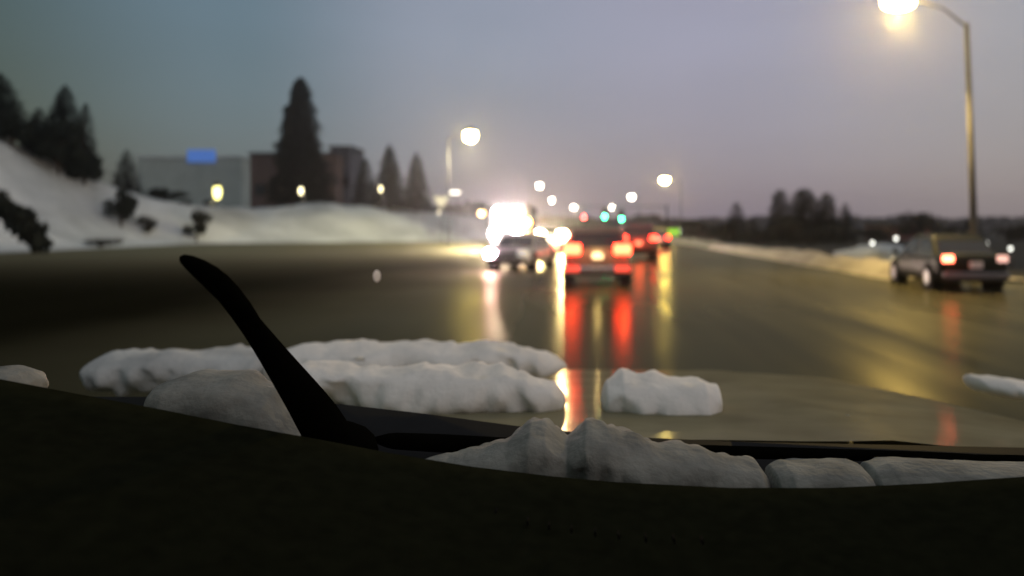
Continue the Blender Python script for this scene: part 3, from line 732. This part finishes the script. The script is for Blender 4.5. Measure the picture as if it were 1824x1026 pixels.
# front and side skirts
for (seq, dy) in (([(ny - 1) * nx + i for i in range(nx)], .05),):
    o = len(vs)
    for q in seq: p = vs[q]; vs.append((p[0], p[1] + dy, p[2] - .5))
    for i in range(len(seq) - 1): fs.append((seq[i], seq[i + 1], o + i + 1, o + i))
for side in (0, nx - 1):
    o = len(vs); seq = [j * nx + side for j in range(ny)]
    for q in seq: p = vs[q]; vs.append((p[0] + (.02 if side else -.02), p[1], p[2] - .55))
    for i in range(len(seq) - 1): fs.append((seq[i], seq[i + 1], o + i + 1, o + i))
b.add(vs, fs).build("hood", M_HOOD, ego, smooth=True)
# cowl: black lip between hood and glass, higher on the left
lip = [(-560, 690), (-200, 700), (120, 704), (380, 704), (600, 716), (760, 734), (940, 758), (1100, 774), (1300, 783), (1824, 794), (2300, 800)]
b = MB(); vs = []; fs = []
for (px, py) in lip:
    a = P(px, py, 1.13); vs += [ep((a.x, 1.20, a.z - .06)), ep((a.x, 1.145, a.z - .008)), ep((a.x, 1.12, a.z)), ep((a.x * .98, 1.05, a.z - .035)), ep((a.x * .97, .95, a.z - .06)), ep((a.x * .96, .84, a.z - .12)), ep((a.x * .96, .84, 1.1))]
m = 7
for j in range(len(lip) - 1):
    for i in range(m - 1): fs.append((j * m + i, j * m + i + 1, (j + 1) * m + i + 1, (j + 1) * m + i))
b.add(vs, fs).build("cowl", M_BLACK, ego, smooth=True)
# dashboard
edge = [(-420, 610), (-200, 640), (0, 675), (140, 702), (280, 728), (420, 756), (570, 783), (700, 808), (840, 831), (980, 848), (1100, 859), (1300, 869), (1480, 869), (1650, 861), (1824, 849), (2050, 828), (2300, 800)]
b = MB(); vs = []; fs = []
for (px, py) in edge:
    a = P(px, py, .80); s = .96
    vs += [ep((a.x, .83, a.z - .10)), ep((a.x, .805, a.z - .012)), ep((a.x, .80, a.z)), ep((a.x, .76, a.z - .006)), ep((a.x * .95, .60, a.z - .022)), ep((a.x * .92, .42, a.z - .035)), ep((a.x * .9, .33, a.z - .06)), ep((a.x * .9, .30, a.z - .14)), ep((a.x * .9, .34, .8))]
m = 9
for j in range(len(edge) - 1):
    for i in range(m - 1): fs.append((j * m + i, j * m + i + 1, (j + 1) * m + i + 1, (j + 1) * m + i))
dash = b.add(vs, fs).build("dashboard", M_DASH, ego, smooth=True)
# defroster slots along the dash top
M_SLOT = mat("vent slat", (.006, .006, .005), .9, var=.1, spec=.02)
b = MB()
for (px, py) in [(884, 914), (940, 930), (978, 938), (1018, 944), (1060, 950), (1102, 955), (1150, 960), (1200, 962), (1250, 964)]:
    y = .80 - (py - 855) / 260 * .36
    a = P(px, py, y); b.box(ep((a.x, a.y, a.z + .001)), (.0016, .010, .004))
v = b.build("defroster_vent", M_SLOT, ego)
# roof, pillars and glass (they shade the dashboard)
b = MB(); vs = []; fs = []
for y in (-1.6, -.6, .1, .36):
    for i in range(9):
        x = -.72 + 1.44 * i / 8; vs.append(ep((x, y, 2.06 - .05 * (x / .72) ** 2 - .03 * max(0, y))))
for j in range(3):
    for i in range(8): fs.append((j * 9 + i, j * 9 + i + 1, j * 9 + 10 + i, j * 9 + 9 + i))
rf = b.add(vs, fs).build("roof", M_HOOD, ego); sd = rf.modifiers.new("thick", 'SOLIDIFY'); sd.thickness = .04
for s in (-1, 1):
    MB().tube([ep((s * .98, .80, 1.30)), ep((s * .86, .60, 1.75)), ep((s * .72, .34, 2.02))], .045, 8).build("windshield_pillar", M_BLACK, ego, smooth=True)
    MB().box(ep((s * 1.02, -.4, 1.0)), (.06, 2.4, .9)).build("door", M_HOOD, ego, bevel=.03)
gl = bpy.data.materials.new("clear windshield"); gl.use_nodes = True; g_ = gl.node_tree; g_.nodes.clear()
o_ = g_.nodes.new('ShaderNodeOutputMaterial'); tr_ = g_.nodes.new('ShaderNodeBsdfTransparent'); g_.links.new(tr_.outputs[0], o_.inputs[0])
def glass_pt(u, v):      # u across, v up
    x = u * (.93 - .22 * v); y = .90 - .56 * v - .05 * u * u; z = 1.395 + .66 * v
    return Vector((x, y, z))
b = MB(); vs = []; fs = []
for j in range(9):
    for i in range(17): vs.append(ep(glass_pt(-1 + i / 8, j / 8)))
for j in range(8):
    for i in range(16): fs.append((j * 17 + i, j * 17 + i + 1, j * 17 + 18 + i, j * 17 + 17 + i))
b.add(vs, fs).build("windshield", gl, ego, smooth=True)

# driver's wiper standing across the glass
wp = bpy.data.objects.new("wiper", None); COL.objects.link(wp); wp.parent = ego
def ribbon(pts, thick, name, m, parent):
    """(px, py, y, width px) -> rounded bar"""
    ps, rs = [], []
    for (px, py, y, wpx) in pts: ps.append(ep(P(px, py, y))); rs.append(wpx * y / F / 2)
    return MB().tube(ps, rs, 12).build(name, m, parent, smooth=True, sub=1)
ribbon([(600, 802, .90, 92), (566, 742, .875, 80), (524, 684, .85, 64), (486, 632, .82, 50), (450, 582, .79, 40), (412, 536, .76, 34), (376, 496, .735, 30)], 1, "wiper_arm", M_WIPER, wp)
ribbon([(468, 596, .80, 22), (430, 548, .765, 40), (390, 504, .74, 46), (354, 476, .715, 38), (318, 456, .70, 16)], 1, "wiper_blade", M_WIPER, wp)
MB().ball(ep(P(600, 800, .905)), (.045, .035, .03)).build("pivot", M_WIPER, wp, smooth=True)
# second wiper parked along the cowl
wp2 = bpy.data.objects.new("wiper", None); COL.objects.link(wp2); wp2.parent = ego
ribbon([(640, 782, 1.02, 40), (900, 796, 1.03, 30), (1200, 803, 1.03, 24), (1500, 810, 1.03, 22), (1800, 818, 1.02, 18)], 1, "wiper_blade", M_WIPER, wp2)
ribbon([(1560, 824, 1.02, 26), (1720, 820, 1.02, 24), (1900, 826, 1.0, 30), (2060, 850, .96, 40)], 1, "wiper_arm", M_WIPER, wp2)

# ------------------------------------------------------------------ snow left on the car
def snow_lump(label, line, seed, group, nlen=40, nr=28, rough=.30, m=None, name="snow_lump", fscale=14):
    """line: (px, py_top, py_bottom, y, depth) -> soft-edged body of snow between the two heights"""
    nlen = int(nlen * 1.8); b = MB(); vs = []; fs = []
    for j in range(nlen + 1):
        u = j / nlen * (len(line) - 1); k = min(int(u), len(line) - 2); f = u - k
        q = [line[k][i] * (1 - f) + line[k + 1][i] * f for i in range(5)]
        top, bot = P(q[0], q[1], q[3]), P(q[0], q[2], q[3])
        e = min(1, math.sin(math.pi * min(1, max(0, j / nlen))) * 5) ** .5
        e = max(e, .02); cz = (top.z + bot.z) / 2; hz = (top.z - bot.z) / 2 * e; hy = q[4] * e
        for i in range(nr):
            a = 2 * math.pi * i / nr
            cx, sz = math.cos(a), math.sin(a)
            cx = math.copysign(abs(cx) ** .9, cx); sz = math.copysign(abs(sz) ** .95, sz)
            p = Vector((top.x, q[3] + hy * cx, cz + hz * sz))
            n = noise.noise(p * fscale * .7 + Vector((seed, 0, 0))) * rough * 1.0 + noise.noise(p * fscale * 2.3 + Vector((0, seed, 0))) * rough * .6 + noise.noise(p * fscale * 6 + Vector((0, seed, 4))) * rough * .08
            p += Vector((.25 * n * hz, n * hy, n * hz))
            vs.append(p)
    for j in range(nlen):
        for i in range(nr): fs.append((j * nr + i, j * nr + (i + 1) % nr, (j + 1) * nr + (i + 1) % nr, (j + 1) * nr + i))
    fs.append(tuple(range(nr - 1, -1, -1))); fs.append(tuple(nlen * nr + i for i in range(nr)))
    return tag(b.add(vs, fs).build(name, m or M_CSNOW, smooth=True), label, "snow", group)
G = "snow left on the hood"
snow_lump("greyer wet end of the hood's front snow ridge, left of the upright wiper", [(172, 634, 680, 1.95, .08), (220, 627, 690, 1.95, .10), (300, 626, 694, 1.95, .11), (400, 624, 692, 2.0, .11), (508, 624, 682, 2.03, .10)], 1.5, G, 40, m=M_WSNOW)
snow_lump("long pale front ridge of snow across the hood, right of the upright wiper", [(478, 628, 684, 2.02, .09), (540, 616, 684, 2.04, .11), (640, 612, 676, 2.05, .12), (790, 616, 676, 2.05, .12), (900, 617, 672, 2.05, .11), (960, 628, 668, 2.05, .08), (1010, 644, 662, 2.1, .05)], 2.9, G, 60)
snow_lump("thick lower ridge of snow across the hood between the two wipers", [(500, 648, 700, 1.62, .08), (600, 652, 722, 1.60, .10), (720, 656, 738, 1.58, .11), (840, 656, 744, 1.57, .11), (940, 664, 748, 1.56, .10), (1008, 684, 744, 1.56, .07)], 4.2, G, 56)
snow_lump("short pillow of snow alone on the hood right of the gap", [(1070, 686, 740, 1.56, .07), (1110, 672, 748, 1.56, .10), (1180, 674, 750, 1.56, .11), (1250, 678, 750, 1.55, .10), (1284, 690, 742, 1.55, .06)], 7.7, G, 40)
snow_lump("faint patch of snow at the hood's far right edge", [(1730, 672, 694, 1.9, .06), (1790, 676, 706, 1.85, .08), (1880, 686, 716, 1.8, .08)], 9.1, G, 26)
G = "snow along the foot of the windshield"
snow_lump("grey wedge of snow at the glass foot left of the upright wiper", [(284, 680, 742, .985, .05), (330, 668, 772, .985, .07), (430, 668, 790, .98, .07), (500, 690, 800, .98, .07), (545, 742, 806, .98, .06), (580, 776, 808, .975, .04)], 2.4, G, 40, rough=.22, m=M_SLUSHC)
snow_lump("biggest heap of slush at the glass foot, with two ragged peaks", [(748, 812, 838, .97, .03), (800, 812, 850, .97, .04), (850, 800, 862, .97, .06), (905, 786, 872, .97, .07), (945, 757, 880, .975, .08), (975, 756, 884, .975, .08), (1010, 778, 888, .975, .07), (1045, 752, 890, .975, .08), (1080, 757, 892, .975, .08), (1120, 774, 894, .97, .07), (1180, 792, 898, .97, .07), (1280, 812, 902, .97, .06), (1345, 826, 902, .97, .05), (1374, 840, 900, .97, .03)], 5.8, G, 90, rough=.22, fscale=26, m=M_SLUSHC)
snow_lump("flat middle strip of slush at the glass foot, right of the ragged heap", [(1368, 836, 900, .97, .04), (1400, 824, 902, .97, .06), (1460, 821, 902, .97, .06), (1520, 824, 902, .97, .06), (1546, 834, 900, .97, .04)], 6.1, G, 34, rough=.18, m=M_SLUSHC)
snow_lump("long low strip of slush at the glass foot reaching the photo's right edge", [(1538, 834, 900, .97, .04), (1580, 824, 902, .97, .06), (1680, 826, 898, .96, .06), (1790, 832, 890, .95, .06), (1900, 838, 884, .94, .06), (2020, 842, 876, .92, .04)], 8.3, G, 50, rough=.18, m=M_SLUSHC)
snow_lump("tiny scrap of snow above the dashboard's left end", [(-30, 654, 690, .95, .03), (10, 653, 700, .95, .05), (44, 660, 704, .95, .04), (68, 680, 706, .95, .02)], 3.9, G, 20, rough=.15, m=M_SLUSHC)

# pale specks put in for the glints of water drops
wtr = bpy.data.materials.new("glint speck"); wtr.use_nodes = True
_t = wtr.node_tree; _tr = _t.nodes.new('ShaderNodeBsdfTranslucent'); _tr.inputs[0].default_value = (.9, .9, .9, 1)
_t.links.new(_tr.outputs[0], _t.nodes['Material Output'].inputs[0])
G = "glint specks on the car"
for lab, px, py, r in [("glint speck on the glass in front of the dark left lanes", 671, 494, .0032)]:
    # where the ray meets the glass
    best = None
    for k in range(400):
        y = .3 + .7 * k / 400; p = P(px, py, y); v_ = (p.z - 1.395) / .66
        if v_ <= 0 or v_ > 1: continue
        gq = glass_pt(p.x / (.93 - .22 * v_), v_); dd = abs(gq.y - y)
        if best is None or dd < best[0]: best = (dd, gq)
    tag(MB().ball(best[1] + Vector((0, .001, .001)), (r, .0015, r * 1.5)).build("glint_speck", wtr, smooth=True), lab, "glint speck", G)
for lab, px, py in [("glint speck on the hood, the one standing farther forward", 1510, 742), ("glint speck on the hood's rear edge above the parked wiper", 1548, 776)]:
    y = 1.16
    while CH - (py - VY) / F * y > hood_z((px - VX) * y / F, y) and y < 2.5: y += .004
    p = P(px, py, y); tag(MB().ball((p.x, p.y, p.z), (.005, .005, .0035)).build("glint_speck", wtr, smooth=True), lab, "glint speck", G)

# ------------------------------------------------------------------ damp winter air
hz = bpy.data.materials.new("damp air"); hz.use_nodes = True; t_ = hz.node_tree; t_.nodes.clear()
o_ = t_.nodes.new('ShaderNodeOutputMaterial'); pv = t_.nodes.new('ShaderNodeVolumePrincipled')
pv.inputs['Color'].default_value = (.86, .86, .86, 1); pv.inputs['Density'].default_value = .0006; pv.inputs['Anisotropy'].default_value = .9
t_.links.new(pv.outputs[0], o_.inputs['Volume'])
hb = MB().box((0, 345, 12), (900, 750, 27)).build("haze", hz); hb['kind'] = 'stuff'; hb['label'] = "thin damp winter air over the road"; hb['category'] = "haze"
